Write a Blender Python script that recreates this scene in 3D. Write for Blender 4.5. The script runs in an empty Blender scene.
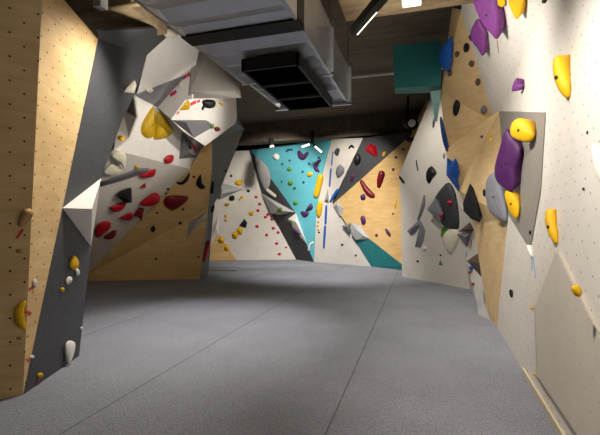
import bpy, bmesh, math, random
from mathutils import Vector, Matrix, geometry
from mathutils.bvhtree import BVHTree
random.seed(7)
S = bpy.context.scene
COL = S.collection

# ------------------------------------------------------------------ survey camera
F, CX, CY, EYE = 400.0, 300.0, 220.0, 1.5
TH = math.atan(121 / 400)
CAM = Vector((0, 0, EYE))
RT = Vector((math.cos(TH), math.sin(TH), 0))
FW = Vector((-math.sin(TH), math.cos(TH), 0))
UP = Vector((0, 0, 1))
def ray(x, y): return RT * ((x - CX) / F) + FW + UP * ((CY - y) / F)
def P(x, y, d): return CAM + ray(x, y) * d
def fl(x, y): return P(x, y, EYE * F / (y - CY))
def depth_of(p): return (p - CAM).dot(FW)
def hit(x, y, pl):
    p, n = pl; r = ray(x, y)
    return CAM + r * ((p - CAM).dot(n) / r.dot(n))
def plane(a, b, c):
    n = (b - a).cross(c - a).normalized()
    if n.dot(CAM - a) < 0: n = -n
    return (a, n)

# ------------------------------------------------------------------ materials
def lin(c): return c / 12.92 if c <= .04045 else ((c + .055) / 1.055) ** 2.4
def rgb(h):
    h = h.lstrip('#'); return tuple(lin(int(h[i:i + 2], 16) / 255) for i in (0, 2, 4)) + (1,)
class NT:
    def __init__(s, name):
        s.m = bpy.data.materials.new(name); s.m.use_nodes = True
        s.t = s.m.node_tree; s.b = s.t.nodes['Principled BSDF']
    def n(s, typ, **kw):
        q = s.t.nodes.new(typ)
        for k, v in kw.items():
            if k.startswith('i_'):
                k = k[2:]; q.inputs[int(k) if k.isdigit() else k].default_value = v
            else: setattr(q, k, v)
        return q
    def l(s, a, b): s.t.links.new(a, b)
    def math(s, op, a, b=None):
        q = s.n('ShaderNodeMath', operation=op)
        for i, v in enumerate((a, b)):
            if v is None: continue
            if isinstance(v, (int, float)): q.inputs[i].default_value = v
            else: s.l(v, q.inputs[i])
        return q.outputs[0]
    def mix(s, fac, a, b, mode='MIX'):
        q = s.n('ShaderNodeMix', data_type='RGBA', blend_type=mode)
        for i, v in ((0, fac), (6, a), (7, b)):
            if isinstance(v, (int, float, tuple)): q.inputs[i].default_value = v
            else: s.l(v, q.inputs[i])
        return q.outputs[2]
    def ramp(s, fac, lo, hi):
        q = s.n('ShaderNodeMapRange', i_1=lo, i_2=hi); s.l(fac, q.inputs[0]); return q.outputs[0]

def paint(name, col, rough=.6, var=.12, scale=6, holes=0, metal=0, bump=.0, spec=.3, hole_col=None, coord='Object', step=.2, hr=.0065):
    q = NT(name); c = rgb(col)
    tc = q.n('ShaderNodeTexCoord')
    no = q.n('ShaderNodeTexNoise', i_Scale=scale, i_Detail=6, i_Roughness=.65); q.l(tc.outputs[coord], no.inputs['Vector'])
    f = q.ramp(no.outputs[0], .3, .7)
    dk = tuple(v * (1 - var) for v in c[:3]) + (1,); lt = tuple(min(1, v * (1 + var)) for v in c[:3]) + (1,)
    o = q.mix(f, dk, lt)
    if holes: o = add_holes(q, o, hole_col or '#1c1814', step, hr, holes)
    q.l(o, q.b.inputs['Base Color'])
    q.b.inputs['Roughness'].default_value = rough; q.b.inputs['Metallic'].default_value = metal
    q.b.inputs['Specular IOR Level'].default_value = spec
    if bump:
        n2 = q.n('ShaderNodeTexNoise', i_Scale=scale * 25, i_Detail=3); q.l(tc.outputs[coord], n2.inputs['Vector'])
        b = q.n('ShaderNodeBump', i_Strength=bump, i_Distance=.004); q.l(n2.outputs[0], b.inputs['Height']); q.l(b.outputs[0], q.b.inputs['Normal'])
    return q.m

def add_holes(q, base, col, step, r, strength):
    uv = q.n('ShaderNodeUVMap', uv_map='metres')
    for off in (0, .5):
        sc = q.n('ShaderNodeVectorMath', operation='MULTIPLY_ADD')
        q.l(uv.outputs[0], sc.inputs[0]); sc.inputs[1].default_value = (1 / step, 1 / step, 0); sc.inputs[2].default_value = (off, off, 0)
        fr = q.n('ShaderNodeVectorMath', operation='FRACTION'); q.l(sc.outputs[0], fr.inputs[0])
        sb = q.n('ShaderNodeVectorMath', operation='MULTIPLY_ADD'); q.l(fr.outputs[0], sb.inputs[0])
        sb.inputs[1].default_value = (step, step, 0); sb.inputs[2].default_value = (-step / 2, -step / 2, 0)
        ln = q.n('ShaderNodeVectorMath', operation='LENGTH'); q.l(sb.outputs[0], ln.inputs[0])
        m = q.math('LESS_THAN', ln.outputs['Value'], r)
        base = q.mix(q.math('MULTIPLY', m, strength), base, rgb(col))
    return base

def plywood(name, c1, c2, holes=1.0):
    q = NT(name); uv = q.n('ShaderNodeUVMap', uv_map='metres')
    mp = q.n('ShaderNodeMapping'); q.l(uv.outputs[0], mp.inputs[0]); mp.inputs['Scale'].default_value = (1.2, 9, 1); mp.inputs['Rotation'].default_value = (0, 0, math.pi / 2)
    no = q.n('ShaderNodeTexNoise', i_Scale=1.6, i_Detail=8, i_Roughness=.6, i_Distortion=.6); q.l(mp.outputs[0], no.inputs['Vector'])
    o = q.mix(q.ramp(no.outputs[0], .3, .7), rgb(c1), rgb(c2))
    n3 = q.n('ShaderNodeTexNoise', i_Scale=2.5, i_Detail=3); q.l(uv.outputs[0], n3.inputs['Vector'])
    o = q.mix(q.math('MULTIPLY', q.ramp(n3.outputs[0], .35, .8), .35), o, rgb('#a97f45'))
    if holes: o = add_holes(q, o, '#2a1c0e', .2, .0085, holes)
    q.l(o, q.b.inputs['Base Color']); q.b.inputs['Roughness'].default_value = .55; q.b.inputs['Specular IOR Level'].default_value = .25
    return q.m

def carpet():
    q = NT('grey_carpet'); tc = q.n('ShaderNodeTexCoord'); ob = tc.outputs['Object']
    n1 = q.n('ShaderNodeTexNoise', i_Scale=75, i_Detail=6, i_Roughness=.85); q.l(ob, n1.inputs['Vector'])
    n2 = q.n('ShaderNodeTexNoise', i_Scale=1.3, i_Detail=5, i_Roughness=.6); q.l(ob, n2.inputs['Vector'])
    mp = q.n('ShaderNodeMapping'); q.l(ob, mp.inputs[0]); mp.inputs['Scale'].default_value = (9, 45, 1)
    n3 = q.n('ShaderNodeTexNoise', i_Scale=1.5, i_Detail=5, i_Roughness=.7); q.l(mp.outputs[0], n3.inputs['Vector'])
    o = q.mix(q.ramp(n1.outputs[0], .36, .64), rgb('#46474d'), rgb('#a9abb3'))
    o = q.mix(q.math('MULTIPLY', q.ramp(n3.outputs[0], .4, .7), .5), o, rgb('#a6a6aa'))
    o = q.mix(q.math('MULTIPLY', q.ramp(n2.outputs[0], .35, .7), .25), o, rgb('#5a5960'))
    sx = q.n('ShaderNodeSeparateXYZ'); q.l(ob, sx.inputs[0])
    for ax, k in ((0, -2.42), (0, -.64), (0, -4.2), (1, 11.3)):
        d = q.math('ABSOLUTE', q.math('SUBTRACT', sx.outputs[ax], k))
        o = q.mix(q.math('MULTIPLY', q.math('LESS_THAN', d, .007 if ax == 0 else .012), .5), o, rgb('#2a2a2e'))
    q.l(o, q.b.inputs['Base Color']); q.b.inputs['Roughness'].default_value = .95; q.b.inputs['Specular IOR Level'].default_value = .1
    b = q.n('ShaderNodeBump', i_Strength=.35, i_Distance=.006); q.l(n1.outputs[0], b.inputs['Height']); q.l(b.outputs[0], q.b.inputs['Normal'])
    return q.m

def concrete(name, a, b_, stretch):
    q = NT(name); tc = q.n('ShaderNodeTexCoord')
    mp = q.n('ShaderNodeMapping'); q.l(tc.outputs['Object'], mp.inputs[0]); mp.inputs['Scale'].default_value = stretch
    n1 = q.n('ShaderNodeTexNoise', i_Scale=1.5, i_Detail=8, i_Roughness=.7); q.l(mp.outputs[0], n1.inputs['Vector'])
    n2 = q.n('ShaderNodeTexNoise', i_Scale=3, i_Detail=6); q.l(tc.outputs['Object'], n2.inputs['Vector'])
    o = q.mix(q.ramp(n1.outputs[0], .3, .7), rgb(a), rgb(b_))
    o = q.mix(q.math('MULTIPLY', q.ramp(n2.outputs[0], .45, .75), .4), o, rgb('#4a4136'))
    q.l(o, q.b.inputs['Base Color']); q.b.inputs['Roughness'].default_value = .85
    bm = q.n('ShaderNodeBump', i_Strength=.5, i_Distance=.02); q.l(n1.outputs[0], bm.inputs['Height']); q.l(bm.outputs[0], q.b.inputs['Normal'])
    return q.m

def emit(name, col, s):
    q = NT(name); q.b.inputs['Base Color'].default_value = rgb(col); q.b.inputs['Emission Color'].default_value = rgb(col); q.b.inputs['Emission Strength'].default_value = s
    return q.m

M = {}
M['ply'] = plywood('birch_plywood', '#d3b07a', '#e6c896')
M['plyplain'] = plywood('birch_plywood_few_holes', '#cfa866', '#e0be88', .15)
M['plypale'] = plywood('pale_birch_plywood', '#d6b582', '#e3c796', .2)
M['white'] = paint('white_panel_paint', '#d9d3ca', .6, .05, 3, holes=.8, hole_col='#6b645b', hr=.008)
M['whitefar'] = paint('far_white_panel_paint', '#d2ccc2', .6, .05, 3, holes=.2, hole_col='#6b645b', hr=.007)
M['whitevol'] = paint('white_volume_paint', '#dcd8d2', .5, .04, 5)
M['beige'] = paint('warm_grey_paint', '#cbc2b5', .6, .04, 4, holes=.5, hole_col='#5b544b', hr=.006)
M['greige'] = paint('stone_grey_paint', '#8b867f', .55, .06, 4)
M['grey'] = paint('mid_grey_paint', '#77767a', .55, .08, 5)
M['dark'] = paint('charcoal_panel_paint', '#45464a', .5, .1, 4, holes=.45, hole_col='#b9b9b9', hr=.005)
M['darkplain'] = paint('charcoal_paint', '#434446', .55, .1, 4)
M['slate'] = paint('slate_grey_paint', '#5f6362', .55, .1, 4)
M['black'] = paint('black_resin', '#141416', .5, .2, 30)
M['charcoal'] = paint('charcoal_resin', '#3a3b3e', .55, .12, 20)
M['teal'] = paint('teal_panel_paint', '#5fb2bf', .55, .07, 3, holes=.35, hole_col='#1d5a62', hr=.006)
M['tealdark'] = paint('deep_teal_paint', '#2a7d80', .55, .07, 3)
M['boxteal'] = paint('dark_teal_box_paint', '#2f7b7f', .55, .07, 3)
M['tealpale'] = paint('pale_teal_paint', '#8fc0be', .5, .05, 4)
M['yellow'] = paint('yellow_resin', '#e0ad12', .5, .12, 18, bump=.25)
M['ochre'] = paint('ochre_resin', '#b8930c', .5, .12, 18, bump=.25)
M['red'] = paint('red_resin', '#a5131f', .4, .15, 18)
M['maroon'] = paint('maroon_resin', '#6f131d', .38, .15, 18)
M['pink'] = paint('raspberry_resin', '#c2143f', .45, .12, 18)
M['purple'] = paint('purple_resin', '#74397c', .5, .15, 14, bump=.25)
M['plum'] = paint('plum_resin', '#4a1f55', .5, .18, 14, bump=.25)
M['blue'] = paint('blue_resin', '#1f56a8', .5, .15, 16, bump=.2)
M['navy'] = paint('deep_blue_resin', '#1c3f80', .5, .15, 16)
M['green'] = paint('green_resin', '#5c8f26', .5, .15, 18)
M['dkgreen'] = paint('dark_green_resin', '#1f5a44', .5, .15, 18)
M['cream'] = paint('cream_resin', '#dcd5bf', .55, .08, 14, bump=.2)
M['chalky'] = paint('chalky_white_resin', '#e6e2dc', .6, .06, 14)
M['greyhold'] = paint('grey_resin', '#77777f', .55, .12, 10, bump=.2)
M['ltgrey'] = paint('pale_grey_resin', '#a7a6a4', .5, .08, 8)
M['tan'] = paint('tan_wood', '#b4905c', .55, .15, 12)
M['litbase'] = paint('lit_wall_base_tan', '#cdbfa2', .55, .08, 12)  # pale tan carries the light on the wall's lower band
M['chalkblack'] = paint('chalked_black_resin', '#242427', .6, .9, 26)
M['brown'] = paint('brown_paint', '#5c4a3c', .55, .1, 6)
M['redtape'] = paint('red_tape', '#d2333c', .6, .05, 20)
M['pinktape'] = paint('magenta_tape', '#b8285f', .6, .08, 20)
M['bluetape'] = paint('blue_strap', '#5f93bd', .7, .1, 20)
M['steel'] = paint('bolt_steel', '#55555a', .35, .1, 20, metal=.9)
M['galv'] = paint('galvanised_steel', '#b6bac3', .36, .15, 2.5, metal=.75, spec=.5)
M['blackmetal'] = paint('black_powder_coat', '#0d0d0f', .5, .2, 20)
M['grille'] = paint('grille_mesh_black', '#050505', 1, .2, 60, spec=0)
M['whitemetal'] = paint('white_enamel', '#d8d6d0', .4, .05, 8)
M['carpet'] = carpet()
M['slab'] = concrete('board_marked_concrete', '#50483d', '#786c5a', (.6, 9, 4))
M['beam'] = concrete('pale_concrete', '#8d7657', '#c3ac86', (.8, 5, 6))
M['dkbeam'] = concrete('dark_concrete', '#484036', '#74695a', (5, 2, 1.2))
M['hall'] = paint('dark_hall_wall', '#2b2826', .8, .15, 3)
M['lamp'] = emit('lit_tube', '#fff4e0', 2)
M['lampwarm'] = emit('lit_diffuser', '#fff1dc', 1.6)

# ------------------------------------------------------------------ object helpers
def link(name, bm, mat, parent=None, smooth=False, loc=None):
    me = bpy.data.meshes.new(name); bm.normal_update(); bm.to_mesh(me); bm.free()
    if mat: me.materials.append(M[mat] if isinstance(mat, str) else mat)
    if smooth:
        for p in me.polygons: p.use_smooth = True
    o = bpy.data.objects.new(name, me); COL.objects.link(o)
    if parent: o.parent = parent
    if loc is not None: o.location = loc
    return o
def tag(o, label, cat, group=None):
    o['label'] = label; o['category'] = cat
    if group: o['group'] = group
    return o
def empty(name, loc=(0, 0, 0), kind=None):
    o = bpy.data.objects.new(name, None); COL.objects.link(o); o.location = loc; o.empty_display_size = .1
    if kind: o['kind'] = kind
    return o
def box(bm, a, b):
    vs = [bm.verts.new((x, y, z)) for z in (a[2], b[2]) for y in (a[1], b[1]) for x in (a[0], b[0])]
    for f in ((0, 2, 3, 1), (4, 5, 7, 6), (0, 1, 5, 4), (2, 6, 7, 3), (0, 4, 6, 2), (1, 3, 7, 5)): bm.faces.new([vs[i] for i in f])
def boxo(name, a, b, mat, parent=None, bevel=0):
    bm = bmesh.new(); box(bm, a, b)
    if bevel: bmesh.ops.bevel(bm, geom=bm.edges[:], offset=bevel, segments=2, affect='EDGES')
    return link(name, bm, mat, parent)
def tube(bm, a, b, r, n=10, r2=None):
    a, b = Vector(a), Vector(b); r2 = r if r2 is None else r2
    d = (b - a).normalized(); s = d.orthogonal().normalized(); t = d.cross(s)
    A = [bm.verts.new(a + (s * math.cos(k * 2 * math.pi / n) + t * math.sin(k * 2 * math.pi / n)) * r) for k in range(n)]
    B = [bm.verts.new(b + (s * math.cos(k * 2 * math.pi / n) + t * math.sin(k * 2 * math.pi / n)) * r2) for k in range(n)]
    for k in range(n): bm.faces.new((A[k], A[(k + 1) % n], B[(k + 1) % n], B[k]))
    bm.faces.new(A[::-1]); bm.faces.new(B)
def tubeo(name, a, b, r, mat, parent=None, r2=None):
    bm = bmesh.new(); tube(bm, a, b, r, 12, r2); bmesh.ops.recalc_face_normals(bm, faces=bm.faces[:])
    return link(name, bm, mat, parent)

# ------------------------------------------------------------------ wall panels
TV, TF = [], []          # all triangles that holds can sit on
def register(verts, tris):
    k = len(TV); TV.extend(verts); TF.extend([tuple(k + i for i in t) for t in tris])
def uv_metres(bm):
    L = bm.loops.layers.uv.new('metres')
    for f in bm.faces:
        n = f.normal
        a = UP.cross(n) if abs(n.z) < .98 else Vector((1, 0, 0))
        a.normalize(); b = n.cross(a)
        for lp in f.loops: lp[L].uv = (lp.vert.co.dot(a), lp.vert.co.dot(b))
def panel(parent, name, mat, verts, th=.03, tris=None):
    """a sheet of the climbing wall: front polygon given, real thickness behind it"""
    tris = tris or [tuple(t) for t in geometry.tessellate_polygon([verts])]
    n = Vector((0, 0, 0))
    for t in tris:
        c = (verts[t[1]] - verts[t[0]]).cross(verts[t[2]] - verts[t[0]])
        if c.dot(CAM - verts[t[0]]) < 0: c = -c
        n += c
    n.normalize()
    bm = bmesh.new()
    f = [bm.verts.new(v) for v in verts]; b = [bm.verts.new(v - n * th) for v in verts]
    for t in tris:
        c = (verts[t[1]] - verts[t[0]]).cross(verts[t[2]] - verts[t[0]])
        s = t if c.dot(n) > 0 else t[::-1]
        bm.faces.new([f[i] for i in s]); bm.faces.new([b[i] for i in s[::-1]])
    N = len(verts)
    for i in range(N):
        j = (i + 1) % N
        try: bm.faces.new((f[i], b[i], b[j], f[j]))
        except ValueError: pass
    bmesh.ops.recalc_face_normals(bm, faces=bm.faces[:])
    bm.normal_update()
    bmesh.ops.dissolve_limit(bm, angle_limit=.002, verts=bm.verts[:], edges=bm.edges[:])
    bm.normal_update(); uv_metres(bm)
    register(verts, tris)
    return link(name, bm, mat, parent)
def flat(parent, name, mat, pl, px, th=.03):
    return panel(parent, name, mat, [hit(x, y, pl) for x, y in px], th)

wl = empty('wall_left', (-3.4, 3, 0), 'structure'); wb = empty('wall_back', (-4, 14, 0), 'structure'); wr = empty('wall_right', (1, 5, 0), 'structure')
for o in (wl, wb, wr): o.location = (0, 0, 0)

# --- left wall
E0, E1 = fl(23, 395), P(42, 0, 3.45)
plA = plane(E0, E1, fl(0, 399.2)); plB = plane(E0, E1, fl(79, 356))
flat(wl, 'plywood_panel', 'ply', plA, [(23, 395), (42, 0), (43.5, -32), (-160, -32), (-160, 427)])
flat(wl, 'plywood_panel', 'ply', plB, [(23, 395), (98, 39), (64, 0), (43.5, -24), (42, 0)])
plD = plB
flat(wl, 'charcoal_panel', 'dark', plB, [(23.2, 395), (79, 356), (91, 247), (101, 178), (121, 123), (135, 93), (147, 55), (98, 39)])
q1, q2 = hit(98, 39, plB), hit(147, 55, plB)
plSf = plane(q1, q2, P(160, 34, 5.9))
flat(wl, 'charcoal_soffit', 'darkplain', plSf, [(98, 39), (147, 55), (167, 37), (155, 28), (98, 31.5)])
# --- cave and prow in the middle left
plWd = plane(fl(91, 281), fl(200, 279), P(208, 208, 10.0))
flat(wl, 'plywood_panel', 'plyplain', plWd, [(70, 281.5), (200, 279), (208, 209), (92, 272), (70, 284 - 4)])
plWu = plane(hit(208, 209, plWd), hit(92, 272, plWd), P(190, 169, 9.0))
flat(wl, 'plywood_panel', 'plyplain', plWu, [(92, 272), (208, 209), (190, 169), (176, 182), (128, 232), (94, 267), (70, 284)])
plWs = plane(hit(208, 209, plWd), hit(190, 169, plWu), P(212, 141, 8.7))
flat(wl, 'plywood_panel', 'plyplain', plWs, [(208, 209), (212, 168), (212, 141), (204, 146), (190, 169)])
plOv = plane(hit(94, 267, plWu), hit(190, 169, plWu), P(114, 150, 6.9))
flat(wl, 'white_overhang_panel', 'whitefar', plOv, [(94, 267), (128, 232), (176, 182), (190, 169), (114, 150), (100, 165), (80, 215), (70, 284)])
plY = plane(P(114, 150, 6.9), hit(190, 169, plOv), P(134, 94, 6.9))
flat(wl, 'white_panel', 'whitevol', plY, [(134, 94), (137, 117), (129, 138), (114, 150), (190, 169), (204, 146), (183, 131), (171, 119), (157.5, 107.5)])
plZ = plane(hit(134, 94, plY), hit(114, 150, plY), P(112, 120, 7.4))
panel(wl, 'shaded_side_panel', 'beige', [hit(134, 94, plY), hit(137, 117, plY), hit(129, 138, plY), hit(114, 150, plY), P(96, 160, 7.5), P(120, 100, 7.5)])  # white facet turned from the light, its shade put into warm grey
plT1 = plane(P(147, 55, 6.3), P(136, 93, 6.85), P(193, 73, 7.4))
flat(wl, 'white_cap_panel', 'whitevol', plT1, [(147, 55), (167, 36), (180, 34), (200, 46), (194, 74), (187, 74), (137, 94)])
plT2 = plane(hit(137, 94, plT1), hit(187, 74, plT1), P(157.5, 107.5, 7.5))
flat(wl, 'shaded_recess_panel', 'grey', plT2, [(134, 94), (187, 74), (157.5, 107.5)])  # shade of the recessed white facet painted in as mid grey
plT3 = plane(hit(157.5, 107.5, plT2), hit(187, 74, plT2), P(171, 119, 7.35))
flat(wl, 'white_rib_panel', 'whitevol', plT3, [(157.5, 107.5), (187, 74), (193, 82), (192, 98), (186, 99), (171, 119)])
plX = plane(hit(171, 119, plT3), P(236, 122, 8.5), P(186, 99, 7.4))
flat(wl, 'white_panel', 'whitevol', plX, [(171, 119), (186, 99), (200, 90), (236, 96), (237, 116), (236, 123), (205, 146), (183, 131)])
plS = plane(fl(200, 279), P(212, 141, 8.8), P(244, 129, 9.4))
panel(wl, 'slate_side_panel', 'slate', [fl(200, 279), fl(208, 275), P(214, 205, 10.2), P(244, 129, 9.5), P(237, 116, 8.6), P(236, 123, 8.5), P(212, 141, 8.75), hit(212, 168, plWs), hit(208, 209, plWd)],
      tris=[(0, 1, 8), (1, 2, 8), (8, 2, 7), (7, 2, 6), (6, 2, 3), (6, 3, 5), (5, 3, 4)])

# --- back wall
g0, g1 = fl(205, 260.5), fl(296, 259.5)
plG = plane(g0, g1, g0 + UP)
flat(wb, 'white_panel', 'whitefar', plG, [(205, 260.5), (296, 259.5), (271, 213), (261, 192), (249, 150), (205, 154)])
k0, k1, k2 = fl(314, 262), fl(371, 266.5), P(332, 139, 13.4)
plK = plane(k0, k1, k2)
plJ = plane(k0, k2, hit(250, 150, plG))
gv = lambda x, y: hit(x, y, plG)
jv = lambda x, y: hit(x, y, plJ)
flat(wb, 'plywood_panel', 'plyplain', (plG[0] + plG[1] * .02, plG[1]), [(206, 260.6), (212, 245), (217.5, 233), (237, 260.4)], .018)
flat(wb, 'teal_panel', 'teal', plJ, [(250.5, 150), (332, 139), (322, 175), (316, 213), (314, 262), (307, 245), (295, 212)])
panel(wb, 'charcoal_panel', 'darkplain', [gv(249, 150), jv(251, 150), jv(295, 212), jv(283, 216), gv(271, 213), gv(261, 192)], tris=[(0, 1, 5), (1, 2, 5), (2, 3, 5), (3, 4, 5)])
panel(wb, 'charcoal_panel', 'darkplain', [gv(271, 213), jv(283, 216), jv(295, 212), jv(307, 245), k0, gv(296, 259.5)], tris=[(0, 1, 3), (1, 2, 3), (0, 3, 5), (3, 4, 5)])
flat(wb, 'white_panel', 'whitefar', plK, [(314, 262), (371, 266.5), (334, 207), (332, 203), (363, 138), (332, 139), (322, 175), (316, 213)])
plQ = plane(hit(363, 138, plK), hit(333, 203, plK), P(405, 133, 11.8))
flat(wb, 'charcoal_panel', 'darkplain', plQ, [(363, 138), (412, 132), (412, 137), (393, 151), (333, 204)])
plM = plane(hit(333, 204, plQ), hit(393, 151, plQ), P(402, 264, 11.9))
flat(wb, 'plywood_panel', 'plyplain', plM, [(333, 204), (393, 151), (410, 136), (430, 92), (440, 92), (420, 200), (404, 266), (371, 240), (349, 228), (335.5, 207)])
plL = plane(k1, fl(404, 270.3), hit(334, 206, plK))
panel(wb, 'teal_panel', 'tealdark', [k1, fl(404, 270.3), hit(404, 266, plM), hit(371, 240, plM), hit(349, 228, plM), hit(335.5, 207, plM), hit(333, 204, plK)], tris=[(0, 1, 2), (0, 2, 3), (0, 3, 4), (0, 4, 5), (0, 5, 6)])

# --- right wall
n0, n1 = fl(402, 276.5), fl(470, 289.5)
plN = plane(n0, n1, n0 + UP)
flat(wr, 'white_panel', 'whitefar', plN, [(402, 276.5), (470, 289.5), (464, 250), (470, 180), (452, 90), (437, 90), (429, 102), (399, 175), (401, 200)])
plO = plane(n1, fl(476, 300), P(450, 165, 8.9))
panel(wr, 'white_panel', 'whitefar', [n1, fl(476, 300), P(485, 295, 7.15), P(485, 262, 7.4), P(476, 225, 7.9), P(458, 203, 8.6), P(464, 250, 8.6)], tris=[(0, 1, 6), (1, 3, 6), (1, 2, 3), (3, 4, 6), (4, 5, 6)])
plR = plane(fl(497, 327), fl(560, 432), P(508, 218, 5.13))
flat(wr, 'white_panel', 'white', plR, [(497, 327), (560, 432), (620, 532), (1100, 1200), (1100, -300), (700, -160), (545, 3), (500, 110), (508, 218)])
c0, c1 = hit(545, 3, plR), hit(500, 110, plR)
plR2 = plane(c0, c1, P(461, 10, 5.8))
flat(wr, 'white_overhang_panel', 'white', plR2, [(500, 110), (545, 3), (580, -80), (470, -60), (461, 10), (494, 122)])
rw = [fl(497, 327), hit(508, 218, plR), c1, hit(494, 122, plR2), hit(461, 10, plR2)]
lw = [fl(488, 315), P(482, 280, 6.6), P(474, 225, 7.2), P(458, 190, 7.6), P(445, 150, 7.7), P(441, 92, 7.4), P(452, 8, 6.3)]
panel(wr, 'plywood_panel', 'plypale', [rw[0], rw[1], lw[3], lw[2], lw[1], lw[0]], tris=[(0, 1, 5), (1, 4, 5), (1, 3, 4), (1, 2, 3)])
panel(wr, 'plywood_panel', 'plypale', [rw[1], rw[2], rw[3], rw[4], lw[6], lw[5], lw[4], lw[3]], tris=[(0, 1, 7), (1, 6, 7), (1, 2, 6), (2, 5, 6), (2, 3, 5), (3, 4, 5)])

# --- hall shell
boxo('floor', (-9, -3.5, -.25), (4, 17.5, 0), 'carpet')['kind'] = 'structure'
ceil = boxo('ceiling', (-9, -3.5, 4.9), (4, 17.5, 5.1), 'slab'); ceil['kind'] = 'structure'
bx = hit(159, 28, (Vector((0, 0, 4.2)), UP)).x
boxo('concrete_beam', (-9, 4.2, 4.2), (bx, 5.0, 4.9), 'beam', ceil)
boxo('concrete_beam', (-1.0, 4.45, 4.28), (4, 5.55, 4.9), 'beam', ceil)
boxo('concrete_beam', (-9, 13.0, 4.25), (4, 13.4, 4.9), 'dkbeam', ceil)
boxo('beam_ledge', (-9, 12.85, 4.2), (4, 13.3, 4.27), 'slab', ceil)
boxo('hall_panel', (-9.2, -3.5, 0), (-9, 17.5, 5), 'hall', wl)
boxo('hall_panel', (4, -3.5, 0), (4.2, 17.5, 5), 'hall', wr)
boxo('hall_panel', (-9, 17.5, 0), (4, 17.7, 5), 'hall', wb)
def strip(a, b, h, t, mat, name):
    bm = bmesh.new(); s_ = UP.cross(b - a).normalized() * t
    if s_.dot(CAM - a) < 0: s_ = -s_
    vs = [bm.verts.new(q + o_ + UP * z) for q in (a, b) for o_ in (Vector(), s_) for z in (0, h)]
    bmesh.ops.convex_hull(bm, input=vs); o = link(name, bm, mat); o['kind'] = 'structure'; return o
strip(fl(524, 372), fl(620, 532), .045, .02, 'litbase', 'lit_wall_base')  # added strip for the wall's lit lower band, brightness put into its colour
boxo('wall_front', (-9, -3.7, 0), (4, -3.5, 5), 'hall')['kind'] = 'structure'

# ------------------------------------------------------------------ volumes and holds
def build_bvh(): return BVHTree.FromPolygons([tuple(v) for v in TV], TF)
TREE = build_bvh()
def cast(x, y):
    for dx, dy in [(0, 0)] + [(q * math.cos(a), q * math.sin(a)) for q in (1, 2, 3, 5, 8) for a in (0, 1.57, 3.14, 4.71)]:
        r = ray(x + dx, y + dy).normalized()
        p, n, i, d = TREE.ray_cast(CAM, r)
        if p is not None and d < 19: break
    else: raise RuntimeError(f'no wall at {x},{y}')
    if n.dot(r) > 0: n = -n
    return p, n
def frame(p, n):
    t = UP.cross(n)
    if t.length < .05: t = Vector((1, 0, 0))
    t.normalize(); b = n.cross(t)
    return Matrix(((t.x, b.x, n.x, p.x), (t.y, b.y, n.y, p.y), (t.z, b.z, n.z, p.z), (0, 0, 0, 1)))
def finish(name, bm, mat, p, n, label, cat, group, smooth):
    for v in bm.verts:
        s_ = (v.co - p).dot(n)
        if s_ < .001: v.co += n * (.001 - s_)
    mw = frame(p, n); bm.transform(mw.inverted())
    bmesh.ops.recalc_face_normals(bm, faces=bm.faces[:])
    bm.normal_update(); uv_metres(bm)
    o = link(name, bm, mat, None, smooth); o.matrix_world = mw
    return tag(o, label, cat, group)
def bolt(o, local, r):
    bm = bmesh.new()
    tube(bm, (0, 0, -.012), (0, 0, .004), r, 10); tube(bm, (0, 0, .0035), (0, 0, .008), r * .62, 6)
    bmesh.ops.recalc_face_normals(bm, faces=bm.faces[:])
    b = link('bolt', bm, 'steel', o); b.location = local
    return b

def vol(label, base, apex, mat, on=None, cat='climbing volume', name='climbing_volume', at=None, sink=-.001):
    """faceted plywood box volume: footprint on the wall plus raised corners (x, y, height off the wall)"""
    cx = sum(x for x, y in base) / len(base); cy = sum(y for x, y in base) / len(base)
    if on: n = on[1]; p = hit(cx, cy, on)
    else: p, n = cast(*(at or (cx, cy))); p = hit(cx, cy, (p, n))
    pts = [hit(x, y, (p, n)) for x, y in base]
    bm = bmesh.new()
    for v in pts: bm.verts.new(v - n * sink)
    top = [hit(x, y, (p + n * h, n)) for x, y, h in apex]
    for v in top: bm.verts.new(v)
    bmesh.ops.convex_hull(bm, input=bm.verts[:])
    loose = [v for v in bm.verts if not v.link_faces]
    if loose: bmesh.ops.delete(bm, geom=loose, context='VERTS')
    bmesh.ops.dissolve_limit(bm, angle_limit=.01, verts=bm.verts[:], edges=bm.edges[:])
    bm.faces.ensure_lookup_table(); bm.verts.index_update()
    ve = [v.co.copy() for v in bm.verts]; tr = []
    for f in bm.faces:
        ids = [v.index for v in f.verts]
        for i in range(1, len(ids) - 1): tr.append((ids[0], ids[i], ids[i + 1]))
    bmesh.ops.bevel(bm, geom=bm.edges[:], offset=.003, segments=1, affect='EDGES')
    register(ve, tr)
    return finish(name, bm, mat, p, n, label, cat, None, False)

def smooth_loop(pts, k=3):
    out = []; N = len(pts)
    for i in range(N):
        a, b, c, d = pts[i - 1], pts[i], pts[(i + 1) % N], pts[(i + 2) % N]
        for j in range(k):
            t = j / k
            out.append(.5 * ((2 * b) + (c - a) * t + (2 * a - 5 * b + 4 * c - d) * t * t + (3 * b - a - 3 * c + d) * t ** 3))
    return out
def tilt_plane(p, n, off, px):
    """on walls seen at a grazing angle the hold body leans out from the wall; px = outline points"""
    v = (CAM - p).normalized(); c = n.dot(v)
    if c > .64: return p, n, False
    lim = math.radians(48); ang = math.acos(max(-1, min(1, c)))
    ax = v.cross(n).normalized(); m = (Matrix.Rotation(lim, 3, ax) @ v).normalized()
    r = (p - CAM).normalized()
    for k in range(7):
        o = off * (.6 + .35 * k); q = p - r * (o / -r.dot(n)) if r.dot(n) < 0 else p
        if min((hit(x, y, (q, m)) - p).dot(n) for x, y in px) > .1 * off: break
    return q, m, True

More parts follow.
